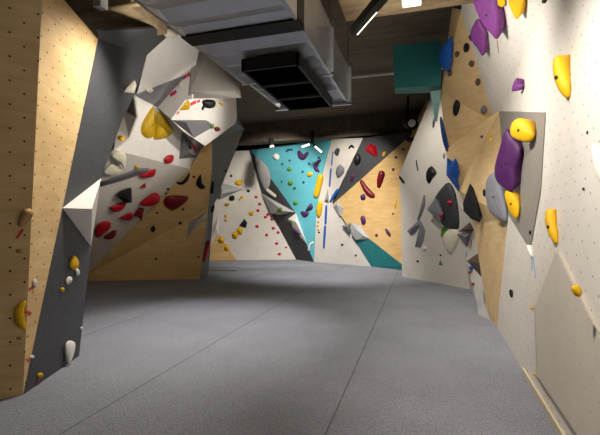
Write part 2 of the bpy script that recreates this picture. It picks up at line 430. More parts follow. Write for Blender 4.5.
def hold(label, mat, outline, k=.8, smooth=True, p_exp=.5, group=None, bolts=0, cat='climbing hold', apex=None, at=None, sub=3, name='climbing_hold', lump=.05):
    """moulded hold: an outline domed off the wall, seated on it"""
    cx = sum(x for x, y in outline) / len(outline); cy = sum(y for x, y in outline) / len(outline)
    p, n = cast(*(at or (cx, cy)))
    p = hit(cx, cy, (p, n)); d = depth_of(p)
    rpx = min(max(x for x, y in outline) - min(x for x, y in outline), max(y for x, y in outline) - min(y for x, y in outline)) / 2
    R = rpx * d / F; H = R * k
    c, m, tilted = tilt_plane(p, n, R * .8, outline)
    ax, ay = apex or (cx, cy)
    if tilted: H *= .6
    pts = [hit(x, y, (c, m)) for x, y in outline]
    if smooth: pts = smooth_loop(pts, sub)
    A = hit(ax, ay, (c, m)); bm = bmesh.new(); rings = []
    def ring(vs): rings.append([bm.verts.new(v) for v in vs])
    if tilted:
        back = [q - n * ((q - p).dot(n) - .001) for q in pts]
        cb = sum(back, Vector()) / len(back)
        ring([cb + (q - cb) * .72 for q in back]); ring([A + (q - A) * .93 - n * 0 for q in [(a * .35 + b * .65) for a, b in zip(back, pts)]])
    else: ring([q + n * .001 for q in pts])
    ring(pts)
    rnd = random.Random(int(cx * 31 + cy * 17))
    steps = (.93, .8, .6, .35) if smooth else (.55,)
    for s in steps:
        h = H * (1 - s ** 2) ** p_exp if smooth else H * .6
        ring([A + (q - A) * s + m * h * (1 + (rnd.uniform(-lump, lump) if smooth else 0)) for q in pts])
    for a, b in zip(rings, rings[1:]):
        N = len(a)
        for i in range(N): bm.faces.new((a[i], a[(i + 1) % N], b[(i + 1) % N], b[i]))
    top = bm.verts.new(A + m * H * (1.02 if smooth else 1))
    for i in range(len(rings[-1])): bm.faces.new((rings[-1][i], rings[-1][(i + 1) % len(rings[-1])], top))
    bm.faces.new(rings[0][::-1])
    o = finish(name, bm, mat, p, n, label, cat, group, smooth)
    if bolts and not tilted: bolt(o, frame(p, n).inverted() @ (A + m * H * 1.0), min(.014, R * .16))
    elif bolts: 
        b_ = bolt(o, frame(p, n).inverted() @ (A + m * H * 1.0), min(.014, R * .16)); b_.rotation_mode = 'QUATERNION'
        b_.rotation_quaternion = Vector((0, 0, 1)).rotation_difference(frame(p, n).inverted().to_3x3() @ m)
    return o
def dot(label, mat, x, y, rx, ry=None, rot=0, k=.9, group=None, bolts=1, cat='climbing hold', n=8, name='climbing_hold'):
    ry = ry or rx; a = math.radians(rot); pts = []
    rnd = random.Random(int(x * 13 + y * 7))
    for i in range(n):
        t = 2 * math.pi * i / n; f = 1 + rnd.uniform(-.1, .1); u, v = rx * math.cos(t) * f, ry * math.sin(t) * f
        pts.append((x + u * math.cos(a) - v * math.sin(a), y + u * math.sin(a) + v * math.cos(a)))
    return hold(label, mat, pts, k, True, .5, group, bolts, cat, sub=2, name=name)
def sweep(label, mat, path, k=.9, group=None, bolts=0, cat='climbing hold', at=None, name='climbing_hold', n=10):
    """long hold: round body running along a path of (x, y, radius in px)"""
    mid = path[len(path) // 2]
    p, nn = cast(*(at or mid[:2])); p = hit(mid[0], mid[1], (p, nn)); d = depth_of(p)
    R = max(r for _, _, r in path) * d / F
    c, m, tilted = tilt_plane(p, nn, R * .8, [(x, y) for x, y, r in path])
    ctr = [(hit(x, y, (c, m)), r * d / F) for x, y, r in path]
    dense = []
    N = len(ctr)
    for i in range(N - 1):
        a, b, e, f = ctr[max(0, i - 1)], ctr[i], ctr[i + 1], ctr[min(N - 1, i + 2)]
        for j in range(4):
            t = j / 4
            q = .5 * ((2 * b[0]) + (e[0] - a[0]) * t + (2 * a[0] - 5 * b[0] + 4 * e[0] - f[0]) * t * t + (3 * b[0] - a[0] - 3 * e[0] + f[0]) * t ** 3)
            dense.append((q, b[1] * (1 - t) + e[1] * t))
    dense.append(ctr[-1])
    def tang(i): return (dense[min(len(dense) - 1, i + 1)][0] - dense[max(0, i - 1)][0]).normalized()
    t0, t1 = tang(0), tang(len(dense) - 1)
    caps0 = [(dense[0][0] - t0 * dense[0][1] * f, dense[0][1] * g) for f, g in ((.9, .3), (.6, .75))]
    caps1 = [(dense[-1][0] + t1 * dense[-1][1] * f, dense[-1][1] * g) for f, g in ((.6, .75), (.9, .3))]
    allp = [(q, r, t0) for q, r in caps0] + [(q, r, tang(i)) for i, (q, r) in enumerate(dense)] + [(q, r, t1) for q, r in caps1]
    bm = bmesh.new(); rings = []
    for q, r, t in allp:
        s = t.cross(m).normalized(); rg = []
        for i in range(n):
            a = 2 * math.pi * i / n; ca, sa = math.cos(a), math.sin(a)
            v = q + s * r * ca + m * r * k * sa
            if sa < -.1:                      # the underside runs back to the wall
                v = v - nn * ((v - p).dot(nn) - .001)
            if (v - p).dot(nn) < .001: v = v - nn * ((v - p).dot(nn) - .001)
            rg.append(bm.verts.new(v))
        rings.append(rg)
    for a, b in zip(rings, rings[1:]):
        for i in range(n): bm.faces.new((a[i], a[(i + 1) % n], b[(i + 1) % n], b[i]))
    bm.faces.new(rings[0][::-1]); bm.faces.new(rings[-1])
    o = finish(name, bm, mat, p, nn, label, cat, group, True)
    if bolts:
        q, r = dense[len(dense) // 2]
        b_ = bolt(o, frame(p, nn).inverted() @ (q + m * r * k), min(.014, r * .3)); b_.rotation_mode = 'QUATERNION'
        b_.rotation_quaternion = Vector((0, 0, 1)).rotation_difference(frame(p, nn).inverted().to_3x3() @ m)
    return o
def tape(label, mat, x0, y0, x1, y1, wpx, cat='tape marker', group=None, name='tape_marker'):
    p, n = cast((x0 + x1) / 2, (y0 + y1) / 2)
    a, b = hit(x0, y0, (p, n)), hit(x1, y1, (p, n)); w = wpx * depth_of(p) / F / 2
    t = (b - a).normalized(); s = n.cross(t)
    bm = bmesh.new()
    lo = [bm.verts.new(v + n * .001) for v in (a - s * w, b - s * w, b + s * w, a + s * w)]
    hi = [bm.verts.new(v.co + n * .004) for v in lo]
    bm.faces.new(lo[::-1]); bm.faces.new(hi)
    for i in range(4): bm.faces.new((lo[i], lo[(i + 1) % 4], hi[(i + 1) % 4], hi[i]))
    return finish(name, bm, mat, p, n, label, cat, group, False)

def rebuild():
    global TREE
    TREE = build_bvh()
def reg(o):
    o.data.calc_loop_triangles(); mw = o.matrix_world.copy()
    register([mw @ v.co for v in o.data.vertices], [tuple(t.vertices) for t in o.data.loop_triangles]); rebuild()

# ---- volumes
vol('white pyramid volume on the seam of the left charcoal panel', [(62, 208), (101, 178), (91, 247)], [(92, 209, .2)], 'whitevol', at=(90, 215), on=plB)
vol('dark grey wedge volume below the black hold on the prow', [(172, 120), (206, 120), (215, 126), (194, 138)], [(186, 122, .16), (207, 121, .12)], 'grey', on=plX)
vol('grey pyramid volume right of the double yellow hold', [(182, 131), (200, 150), (198, 157), (179, 159)], [(190, 153, .25)], 'grey', on=plY)
vol('long dark grey wedge volume across the white cave overhang', [(99, 182), (118, 176), (140, 168), (150, 168), (146, 173), (125, 180), (100, 187)], [(138, 171, .12), (112, 180, .12)], 'grey', on=plOv)
vol('slim grey triangular volume at the right edge of the prow plywood', [(186, 239), (189, 222), (208, 211), (206, 217)], [(197, 222, .16)], 'ltgrey', on=plWd)
vol('pale grey triangular volume on the white back panel beside the prow', [(219, 182), (244, 189), (219, 200)], [(222, 190, .3), (221, 194, .3)], 'ltgrey', on=plG)
vol('small bright white wedge volume low beside the red strip hold', [(206, 242), (219, 214), (218, 232)], [(216, 229, .15)], 'whitevol', on=plG)
vol('white triangular volume under the charcoal band left of the teal panel', [(261, 193), (295, 212), (281, 215), (271, 213.5)], [(283, 211, .22)], 'ltgrey', on=plJ)
vol('white kite shaped volume at the foot of the teal panel', [(288, 219), (296, 213), (307, 244), (296, 232)], [(296, 222, .18)], 'whitevol', on=plJ)
vol('small grey spike volume on the white strip right of the teal panel', [(324, 202), (328, 188), (329, 203)], [(327, 199, .15)], 'ltgrey', on=plK)
vol('pale grey wedge volume at the left tip of the far plywood', [(333, 207), (337, 201), (344, 208), (340, 217)], [(337, 205, .14)], 'ltgrey', on=plM)
vol('mid grey triangle volume on the teal stripe under the far plywood', [(341.5, 226), (351.5, 222.5), (349, 233.5)], [(347, 227, .12)], 'grey', on=plM, at=(350, 226))
vol('white block volume on the lower edge of the far plywood', [(351, 223), (360, 225), (370, 239), (356, 240), (351, 234)], [(357, 230, .09), (364, 236, .07)], 'ltgrey', on=plM, at=(362, 232))
vol('large flat stone grey volume behind the long purple hold on the right wall', [(496, 111), (546, 112), (541, 190), (530, 250), (520, 232), (508, 214), (491, 146)], [(498, 112, .008), (545.3, 112.7, .008), (540.5, 190, .008), (530, 249, .008), (492, 146, .008)], 'greige', on=plR, at=(525, 180))
vol('tall beige grey kite shaped volume at the foot of the right wall', [(556, 248), (534, 305), (536.5, 378), (568, 426), (612, 490), (650, 440), (604, 342)], [(556.4, 251, .035), (535.5, 305, .035), (538, 377, .035), (611, 485, .035), (604, 345, .035)], 'beige', on=plR, at=(570, 330))
vol('dark brown triangle volume below the chalky black hold', [(470, 222), (475, 231), (458, 232)], [(469, 228, .12)], 'brown', at=(469, 230))
vol('grey triangle volume between the dark brown triangles on the right', [(457, 234), (472, 231), (467, 248)], [(466, 237, .14)], 'grey', at=(466, 238))
vol('big dark brown pyramid volume low at the edge of the right plywood', [(467, 261), (483, 249), (483, 279)], [(479, 263, .14)], 'brown', at=(476, 263))
vol('pale grey wedge volume standing at the foot of the right plywood', [(476, 301), (483, 288), (491, 321), (478, 315)], [(483, 302, .1)], 'ltgrey', on=plane(fl(478, 315), fl(491, 321), P(483, 288, 7.0)))
rebuild()

# ---- left wall
sweep('tan wooden peg hold on the near edge of the left plywood', 'tan', [(20.5, 224, 2.5), (24, 218, 4.3), (28, 213, 5)], k=1.2)
tape('red tape strip under the tan wooden peg hold', 'redtape', 23, 229, 17, 238, 2)
dot('small flat tan hold below the wooden peg on left plywood', 'tan', 19, 251, 3.6, 2.2)
dot('small white hold with red tape on the narrow plywood strip', 'chalky', 35, 283, 2.4, 4.6, -8)
tape('red tape beside the white hold on the narrow plywood strip', 'redtape', 29, 289, 33.5, 287, 2.6)
sweep('yellow crescent hold low on the near plywood edge', 'yellow', [(24, 302, 2.2), (19.5, 310, 4.6), (20, 320, 4.6), (24.5, 328, 2)])
tape('red tape right of the yellow crescent hold', 'redtape', 25.5, 311.5, 31, 313.5, 2.6)
dot('small tan foothold below the yellow crescent hold', 'tan', 19, 338, 3, 2)
dot('small white hold near the base of the plywood strip', 'chalky', 32, 357, 2.2, 2)
tape('red tape below the small white hold near plywood base', 'redtape', 27, 361.5, 30, 357.5, 2)
hold('yellow teardrop hold on the left charcoal panel', 'yellow', [(74, 255.5), (78.5, 261), (78, 267), (74, 270), (70, 267), (70, 261)], .9)
dot('white chip hold just under the yellow teardrop', 'chalky', 77.5, 272, 2, 3.6, -15)
dot('white oval hold below left of the yellow teardrop', 'chalky', 69, 280.5, 2.8, 4.4, 20)
dot('small yellow button hold on the left charcoal panel', 'yellow', 62.5, 289.5, 2.1, 2.1)
hold('white tapered hold near the foot of the charcoal panel', 'chalky', [(66, 343), (70, 340.5), (75, 343), (74.5, 351), (71.5, 360), (69, 364), (67.5, 357), (65.5, 350)], .6)
dot('small yellow knob hold at the bottom corner of the charcoal panel', 'yellow', 40.5, 375, 3, 2.4)
tape('red tape under the yellow knob at the bottom corner', 'redtape', 38.5, 378, 36.5, 384, 2)
dot('tiny white screw on hold at the right edge of charcoal panel', 'chalky', 81.5, 328, 1.4, 1.4)
hold('cream wedge hold at the top edge of the left charcoal panel', 'cream', [(124, 92), (127, 87.5), (135, 80), (136.5, 86), (134, 93)], .6, False)
sweep('cream rounded hold at the very top of the white cap', 'cream', [(161, 30, 3.5), (167, 32.5, 4.6), (174, 35, 3)], at=(167, 42))

# ---- prow and cave
hold('left lobe of the double yellow hold on the white prow', 'ochre', [(152.5, 106.5), (153.5, 112), (153, 122), (152.3, 136.5), (146, 138), (140.7, 132), (143, 121)], .75, bolts=1)
hold('right lobe of the double yellow hold on the white prow', 'ochre', [(158.6, 111.5), (165.5, 118.5), (172.4, 129.7), (167, 136.5), (157, 139.5), (153.2, 138), (154, 124), (155, 115)], .75, bolts=1)
hold('yellow hold under the grey box volume', 'ochre', [(183.5, 98.5), (189, 101.5), (189, 109), (179, 110.3), (177, 107)], .6, bolts=1)
tape('red tape right of the yellow hold under the box volume', 'redtape', 190.5, 104.5, 196, 101.5, 3)
tape('red tape strip further right beside the black hold', 'redtape', 197, 101.8, 200, 100.6, 2.4)
tape('red tape at the lower left of the yellow hold under the box volume', 'redtape', 176, 113.5, 179, 111, 3)
for lab, x0, y0, x1, y1 in (('lower magenta tape label on the white rib of the prow', 170.3, 95.5, 176.5, 91.5), ('upper magenta tape label on the white rib of the prow', 183, 78.5, 189.5, 73.5)):
    t = tape(lab, 'pinktape', x0, y0, x1, y1, 3.6)
    bm = bmesh.new(); L = (Vector((0, 0, 0)))
    p = t.matrix_world.inverted()
    pp_, nn_ = cast((x0 + x1) / 2, (y0 + y1) / 2)
    for fx in (.28, .5, .72):
        c_ = p @ (hit(x0 + (x1 - x0) * fx, y0 + (y1 - y0) * fx, (pp_ + nn_ * .006, nn_)))
        box(bm, (c_.x - .007, c_.y - .016, c_.z - .002), (c_.x + .007, c_.y + .016, c_.z + .001))
    link('pale_print', bm, 'redtape', t)
dot('small cream knob on the rib between the magenta tape labels', 'cream', 181, 84.5, 2.6, 3.4, 30)
dot('cream block hold in the shaded recess of the prow', 'cream', 149.5, 90.3, 4, 2.2, 0)
hold('round black hold under the box volume', 'black', [(202, 101), (208, 99.2), (215, 101), (214.5, 106.5), (209, 108.5), (204, 106.5)], .8)
sweep('thin black tail hold left of the round black one', 'black', [(206, 105, 1.4), (203, 107.5, 1.6), (202.5, 109.5, 1)])
tape('yellow tape right of the round black hold', 'yellow', 218.5, 102, 222.5, 105.5, 2)
dot('dark red knob hold on the white panel above the slate side', 'maroon', 217, 129, 3, 2.6)
dot('small green hold left of the dark red knob', 'green', 212.5, 126.5, 1.7, 2.4, 25)
hold('red jug hold at the lower right of the white prow face', 'red', [(164.5, 159), (168, 155.5), (173, 155), (173.5, 159), (171, 163), (166, 163)], .9)
sweep('red crescent hold on the grey pyramid volume', 'red', [(192, 144, 1), (195, 147, 1.8), (196.5, 151.5, 1.4)])
dot('black button hold on the grey pyramid volume', 'black', 190.3, 147.3, 1.3, 2)
hold('long red hold on the white overhang below the prow face', 'red', [(138.5, 176.5), (146, 172.5), (155, 169), (156, 172), (153.5, 176.5), (146, 177.5)], .7)
hold('little red triangle hold beneath the long red hold', 'red', [(140, 187.5), (145.5, 183), (146, 188)], .8, False)
hold('upper cream shell hold at the left of the white prow', 'cream', [(111, 155.5), (118, 151.5), (125.5, 154), (125.8, 163), (124.5, 169), (121, 164), (116, 160.5)], .6)
hold('lower cream shell hold at the left of the white prow', 'cream', [(104.5, 170), (111, 164.5), (117, 165.5), (122, 169), (119.5, 173.5), (111, 175.5), (104, 174)], .6)
dot('pale yellow hold at the left edge of the white prow face', 'yellow', 121.5, 138.5, 3.3, 2.8)
dot('small yellow knob on the white strip under the prow face', 'yellow', 137, 167, 1.8, 1.8)
hold('black fan shaped hold in the cave overhang', 'black', [(116, 195.5), (122, 190), (131.5, 188), (132, 202.5), (125, 203.5)], .7, False)
hold('red hold directly below the black fan hold', 'red', [(110, 207), (114, 205.5), (120, 203.5), (126, 203), (124, 208), (119, 211.5), (113, 212)], .7)
hold('red hold with pale front in the middle of the overhang', 'red', [(119.5, 217.5), (130, 212.5), (133.5, 216), (130, 220.2), (123, 219.5)], .7)
hold('maroon triangular hold hanging under the big red shell', 'maroon', [(133.5, 216), (139, 207.5), (144.5, 208.5), (141.5, 222), (138.5, 217)], .7, False)
hold('big red shell hold on the overhang edge by the plywood', 'red', [(140, 205), (146, 198), (155, 192.5), (160, 196), (159, 202), (151, 206)], .7, bolts=1)
hold('big dark red teardrop hold on the cave plywood', 'maroon', [(164, 205), (165, 197.5), (172, 195.2), (186, 196), (188, 199), (180, 206), (172, 210)], .6, bolts=1)
hold('large red hold at the left end of the cave beside the pyramid', 'red', [(95, 234), (97, 226), (103, 221.5), (110.5, 222), (110, 228), (104, 233.5), (97, 238)], .6)
hold('dark red hold just below the large red one in the cave', 'maroon', [(103.5, 238), (109, 234), (115.5, 230), (115.5, 235.5), (110, 239.5)], .6)
bm = None
dot('black ring hold on the lower cave plywood', 'black', 153, 229, 2.2, 3, 15)
for lab, x, y, r in (('tiny black foothold highest on the cave plywood', 168, 189.3, 1.5), ('tiny black foothold just below the highest cave one', 165.8, 193.3, 1.4), ('tiny black foothold right of the dark red teardrop', 183, 209.3, 1.3), ('small black foothold left of the slim grey volume', 180.3, 223, 1.7), ('small black foothold lowest on the cave plywood', 156, 259, 1.5)):
    dot(lab, 'black', x, y, r, r * .8)
dot('tiny brown foothold between the ring and the red shell', 'brown', 157, 212.8, 1.6, 1)
hold('black crescent hold at the plywood tip below the prow', 'black', [(176, 181.5), (182, 181.5), (189.5, 172.5), (188.5, 179), (183, 184), (178, 184)], .6)
hold('black fin hold right of the crescent on light plywood', 'black', [(196, 184), (200.5, 174), (202, 183), (205.3, 187), (201, 189)], .7)
dot('tiny red foothold between the black crescent and fin', 'red', 194, 176.7, 1.5, 1.2)
sweep('long red strip hold on the slate side near the floor', 'red', [(204, 260, 1.6), (206.5, 250, 2.6), (209.3, 242, 1.3)], at=(206, 258))
sweep('upper black strip hold on the slate side panel', 'black', [(213, 182, 1), (212.6, 187, 1.8), (212.3, 193, 1.2)])
sweep('lower black strip hold on the slate side panel', 'black', [(213.8, 206, 1), (213, 209, 1.5), (212.4, 212, 1)], at=(211.5, 209))
dot('tiny red foothold near the base of the prow plywood', 'red', 198.3, 257, 1.5, 1)

# ---- white back panel
dot('black foothold highest on the white back panel', 'black', 226, 171, 1.5, 1.3)
dot('black foothold second highest on the white back panel', 'black', 231, 175.8, 1.3, 1.2)
dot('black foothold right of the pale grey volume tip', 'black', 248.3, 191, 1.7, 1.3)
hold('yellow jug hold above the pale grey volume', 'yellow', [(234.5, 183.5), (237, 180.5), (242, 180), (242, 184), (239, 185.8)], .9)
dot('black round hold under the pale grey volume', 'black', 232, 198, 3, 2.8)
dot('small yellow hold below the tip of the pale grey volume', 'yellow', 242, 197.3, 1.5, 1.8, 30)
dot('tiny yellow hold left of the one below the tip', 'yellow', 239.8, 199.6, 1.3, 1.2)
dot('dull yellow hold under the pale grey volume near the prow', 'ochre', 227, 204.5, 2.5, 1.7)
dot('upper of two small yellow holds near the prow edge', 'yellow', 225.8, 216, 1.4, 1.6)
dot('lower of two small yellow holds near the prow edge', 'yellow', 226, 220, 1.5, 1.5)
dot('round yellow hold in the middle of the white back panel', 'yellow', 251.3, 213.2, 2.5, 2.4)
hold('black wedge hold above the yellow cubes on the white back panel', 'black', [(239, 226), (244.3, 218.5), (247.3, 223), (246, 228)], .9, False)
hold('left yellow cube hold under the black wedge', 'yellow', [(231.5, 233.5), (235.5, 230.8), (239, 234), (237, 239), (232.5, 238)], 1.1, False)
hold('right yellow cube hold under the black wedge', 'yellow', [(236, 229.5), (239.3, 226.8), (243, 229.3), (242, 234.6), (238.8, 234)], 1.1, False)
hold('upper yellow cube hold beside the low plywood corner', 'yellow', [(217.7, 239.5), (221.5, 236), (224.6, 239), (223.5, 242.6), (219, 242.6)], 1, False)
hold('lower yellow cube hold beside the low plywood corner', 'yellow', [(223.8, 247), (227, 244), (230, 247), (228.5, 250.6), (224.6, 250.4)], 1, False)
pk_ = [(256, 197, 'topmost pink dot hold on the white back panel'), (259.6, 204, 'second pink dot hold from the top on the back panel'), (258, 210.4, 'third pink dot hold from the top on the back panel'),
       (268, 214.2, 'upper pink dot of the close pair under the white volume'), (265.5, 217, 'lower left pink dot of the close pair under the white volume'), (271.8, 219.3, 'pink dot at the edge of the charcoal parallelogram top'),
       (257, 226.3, 'lone pink dot furthest left, right of the black wedge'), (273.2, 228.2, 'pink dot on the edge halfway down the charcoal parallelogram'), (278.2, 232.4, 'pink dot on the charcoal edge just below the halfway one'),
       (266.6, 235, 'pink dot left of the charcoal edge, lower middle'), (276.6, 243.3, 'pink dot third from the floor on back panel'), (286, 247.3, 'tiny pink dot second from the floor by charcoal edge'), (279.3, 254, 'pink dot lowest, just above the back floor')]
for x, y, lab in pk_: dot(lab, 'pink', x, y, 1.75 if 'tiny' not in lab else 1.1, 1.4 if 'tiny' not in lab else .9, group='pink dots on the white back panel')

# ---- teal panel
hold('white round hold near the top of the teal panel', 'chalky', [(273, 156), (275.5, 153), (279, 155), (279.5, 158), (278, 160.3), (274.5, 159)], .8)
sweep('small black bracket hold near the top of the teal panel', 'navy', [(286.3, 151.5, .9), (288, 150, 1), (292, 149.6, .9)])
for lab, x, y, r in (('tiny dark hold under the black bracket on teal', 289.5, 160.5, 1.1), ('dark dot hold right of the purple boomerang on teal', 309.2, 163.8, 1.4), ('dark dot hold above the purple crescent on teal', 318.8, 157.6, 1.2), ('dark dot hold left of the round yellow hold on teal', 302.6, 171.8, 1.2), ('dark dot hold in the centre of the teal panel', 303.6, 182.2, 1.3)):
    dot(lab, 'navy', x, y, r, r)
for lab, x, y, r, m in (('tiny green hold highest on the teal panel', 282.4, 164.2, 1.3, 'dkgreen'), ('green round hold upper of the two big ones on teal', 289.5, 169, 2.3, 'green'), ('tiny dark green hold at left of the teal centre', 281.8, 181.6, 1.1, 'dkgreen'), ('large green round hold in the teal centre', 290.4, 182.8, 2.7, 'green'), ('small green hold under the large green one', 294.6, 188.3, 1.4, 'dkgreen'), ('green round hold low on the teal panel', 295.6, 202.7, 2.4, 'green')):
    dot(lab, m, x, y, r, r * .9)
dot('green hold on the white triangular volume', 'green', 280, 209.2, 2.2, 2)
dot('pale green hold on the white kite volume', 'green', 291, 221.5, 1.4, 1.8)
sweep('purple boomerang hold high on the teal panel', 'plum', [(299, 152, 1.7), (300.5, 155.5, 3), (303.5, 157.3, 2.8), (307.5, 153, 1.3)])
sweep('purple crescent hold at the upper right of the teal panel', 'plum', [(320, 160.5, 1.4), (316, 165, 2.2), (315.8, 168.5, 2.2), (318.8, 171.3, 1.1)])
dot('round yellow hold beside the long yellow bar', 'yellow', 310, 174.4, 3, 2.4)
sweep('long yellow bar hold on the right edge of the teal panel', 'yellow', [(320.6, 177, 3.3), (318.5, 186, 3.3), (316.3, 195, 3.2)], k=.8, at=(315, 187))
sweep('yellow oval hold below the long yellow bar', 'yellow', [(320.4, 203, 2.6), (319.4, 209, 3.5), (319, 215, 2.4)], at=(320, 208))
hold('upper purple fin hold low on the teal panel', 'plum', [(310.8, 203), (313, 208), (309, 210), (305.6, 211)], .7)
hold('lower purple bowl hold low on the teal panel', 'plum', [(300.5, 211.5), (304.5, 211.5), (309, 212.5), (307.5, 216.3), (304, 217), (301.8, 214.5)], .7)
hold('large pale grey shell hold on the left edge of the teal panel', 'ltgrey', [(255, 158.5), (261, 160), (267.5, 167), (271, 176), (269, 187), (265.5, 190), (260, 179)], .2)
sweep('white sausage hold on the charcoal band by the teal panel', 'cream', [(267.5, 190, 1.8), (271, 193, 2), (275, 196, 1.8)])
sweep('dark purple hold on the white kite volume', 'plum', [(293.5, 229, 1.1), (296.5, 231.5, 1.5), (299.5, 234, 1)])
sweep('white arc hold at the bottom corner of the teal panel', 'chalky', [(308.6, 250, .9), (310, 245, 1.2), (313, 242.5, 1)], at=(311, 240))
for i, (x, y) in enumerate(((318.4, 221.5), (317.8, 225.5), (318.6, 229.5))):
    dot(('top', 'middle', 'bottom')[i] + ' tiny yellow hold of three under the yellow oval hold', 'yellow', x, y, 1.2, 1, group='tiny yellow holds under the oval')
dot('tiny black foothold under the tiny yellow holds', 'black', 319, 232.3, .9, .9)

# ---- white strip, charcoal triangle, far plywood
sweep('thin blue bar hold highest on the white strip', 'blue', [(333, 152, .6), (332.3, 158, .7), (331.7, 165, .7)])
sweep('thin blue bar hold in the middle of the white strip', 'blue', [(331, 169, .9), (330.3, 177, 1), (329.6, 186, .9)])
sweep('wide blue bar hold pointing up at the charcoal triangle', 'blue', [(330.5, 201.5, 1.2), (334, 196, 1.9), (338, 190, 1.7)], at=(331, 199))
sweep('blue bar hold upper of the vertical pair', 'blue', [(326.4, 206, 1.1), (326, 214, 1.3), (325.6, 223.5, 1.2)], at=(322, 214))
sweep('blue bar hold lower of the vertical pair', 'blue', [(325.2, 226.5, 1.2), (324.6, 236, 1.3), (324, 247.5, 1.1)])
hold('grey and black knob hold high on the white strip', 'charcoal', [(334.5, 152), (337, 148), (340, 149.5), (339, 153), (338, 156), (335.5, 155)], .8)
sweep('small black bridge hold at the top of the white strip', 'black', [(349, 148, .9), (351.5, 146, 1.3), (353.5, 147.5, 1)])
hold('pale grey bowl hold at the edge of the charcoal triangle', 'greyhold', [(336, 171), (339.5, 164.8), (344.5, 168.5), (343.3, 174), (338, 178)], .7, at=(339, 170))
dot('tiny black foothold left of two low on the white strip', 'black', 342.3, 244.7, 1.2, 1.1)
dot('tiny black foothold right of two low on the white strip', 'black', 355.8, 255.3, 1, 1)
hold('large red faceted hold on the charcoal triangle', 'red', [(364.5, 149.5), (370, 143.5), (376, 146), (378, 155), (376, 157.5), (369, 153.5)], .7, False)
dot('small yellow hold on the edge of the charcoal triangle', 'yellow', 384.3, 154, 1.8, 2.8, 20)
dot('black oval hold on the charcoal triangle', 'black', 357.5, 159.5, 3.6, 6, 8)
dot('dark plum hold lower on the charcoal triangle', 'plum', 352.3, 177.5, 1.8, 4.5, 15)
sweep('long dark red sausage hold on the far plywood', 'maroon', [(361.5, 181.5, 2), (365.5, 188.5, 3), (370, 193.7, 3.2), (373.5, 196, 2)])
sweep('upright dark red hold on the far plywood', 'maroon', [(381.8, 174, 3.7), (380.3, 180, 3.6), (379, 186, 2.2)])
dot('plum loop hold at the lower end of the red sausage', 'plum', 363.2, 197, 2.7, 3, 0)
for lab, x, y, r in (('tiny dark foothold nearest the top corner of the far plywood', 403.3, 149.3, 1.3), ('tiny dark foothold second from the top corner of the far plywood', 396.2, 157.5, 1.3), ('tiny dark foothold right of the upright red hold', 393.3, 169.6, 1.5), ('tiny dark foothold low at left on the far plywood', 376.6, 235.3, 1.4), ('tiny dark foothold low at the right edge of far plywood', 393, 213.8, 1)):
    dot(lab, 'plum', x, y, r, r)
dot('plum oval hold in the middle of the far plywood', 'plum', 363.4, 220.3, 2.6, 4.6, -12)
sweep('dark slanting hold low on the far plywood', 'plum', [(386, 229.5, 1.2), (388, 232.5, 1.7), (390, 235.5, 1.2)])
sweep('slim yellow hold at the right edge of the far plywood', 'yellow', [(396, 201, .8), (395.3, 205, 1.1), (394.8, 208, .7)])
sweep('plum crescent hold at the top corner of the far plywood', 'plum', [(406.5, 136, 1.2), (409, 140, 2.6), (412.5, 139, 1.6)])

# ---- white angled panel on the right
sweep('small black slanting hold at the left edge of the angled panel', 'black', [(399.8, 177, 1.1), (402, 180, 1.3), (404, 182.5, 1.2)], at=(404, 181))
sweep('thin dark sliver hold high on the angled panel', 'charcoal', [(416.4, 160.5, .7), (417, 165, .9), (418, 170.5, .7)])
hold('black pointed hold high on the angled panel', 'black', [(427, 172), (431.5, 166), (436.8, 173), (433, 177.5), (430, 183.3), (427, 181)], .7)
_h = hold('large charcoal half dome hold on the angled panel', 'charcoal', [(434, 202), (440, 190), (448.5, 182.5), (454.5, 190), (458, 205), (459, 228), (447, 228), (438.5, 219)], .35); reg(_h)
_h = hold('grey faceted wedge hold left of the charcoal half dome', 'greyhold', [(427, 209.5), (435.5, 198), (443, 214), (440.5, 222)], .4, False)
reg(_h)
dot('upper bright pink knob on the charcoal half dome', 'pink', 449.8, 202.6, 2.5, 2.2)
dot('lower bright pink knob on the charcoal half dome', 'pink', 441.3, 215.2, 2, 1.9)
hold('green leaf hold under the charcoal half dome', 'green', [(441, 236.5), (443, 227), (447.5, 229), (445.5, 235.5)], .6)
_h = hold('cream half globe hold below the charcoal half dome', 'cream', [(443, 238), (447, 230.5), (456, 229), (459.5, 236), (456, 247), (450.5, 254), (445, 247)], .45)
sweep('thin grey blade hold on the angled panel', 'greyhold', [(424.3, 196, 1), (423.3, 206, 2.4), (418.5, 219.5, 1.5)])
hold('left grey fold hold below the thin grey blade', 'greyhold', [(407, 231), (419, 220), (421, 224), (416.5, 232), (411, 235.5)], .6, False)
hold('right grey fold hold below the thin grey blade', 'greyhold', [(420.5, 220), (425.3, 230), (424, 240), (421, 248), (414.8, 247), (418, 233)], .5, False)
dot('small cream knob at the foot of the right grey fold', 'cream', 425.2, 248.6, 2.1, 2)
dot('tiny black foothold left of two low on the angled panel', 'black', 417.7, 261.3, 1.2, 1.1)
dot('tiny black foothold right of two low on the angled panel', 'black', 440.6, 255.3, 1.1, 1)
hold('small green triangle hold low on the angled panel', 'green', [(438.5, 264.5), (440.5, 259.5), (443.3, 265)], .6, False)
sweep('dark slim hold under the pale teal volume', 'charcoal', [(434.6, 116, .8), (434, 122, 1.5), (433.5, 127, 1.1)])
hold('long blue blade hold on the edge of the right plywood', 'navy', [(440, 119), (442, 118), (446.5, 135), (450, 152), (446.5, 151), (442.5, 138)], .5)
hold('jagged blue star hold below the long blue blade', 'blue', [(447, 157.5), (449.5, 164), (456, 158), (459.3, 173), (456, 181), (458.5, 192), (450, 180), (446.3, 175)], .5, False)
dot('grey green hold between the blue blade and blue star', 'greyhold', 444.2, 156, 1.3, 3, 0)
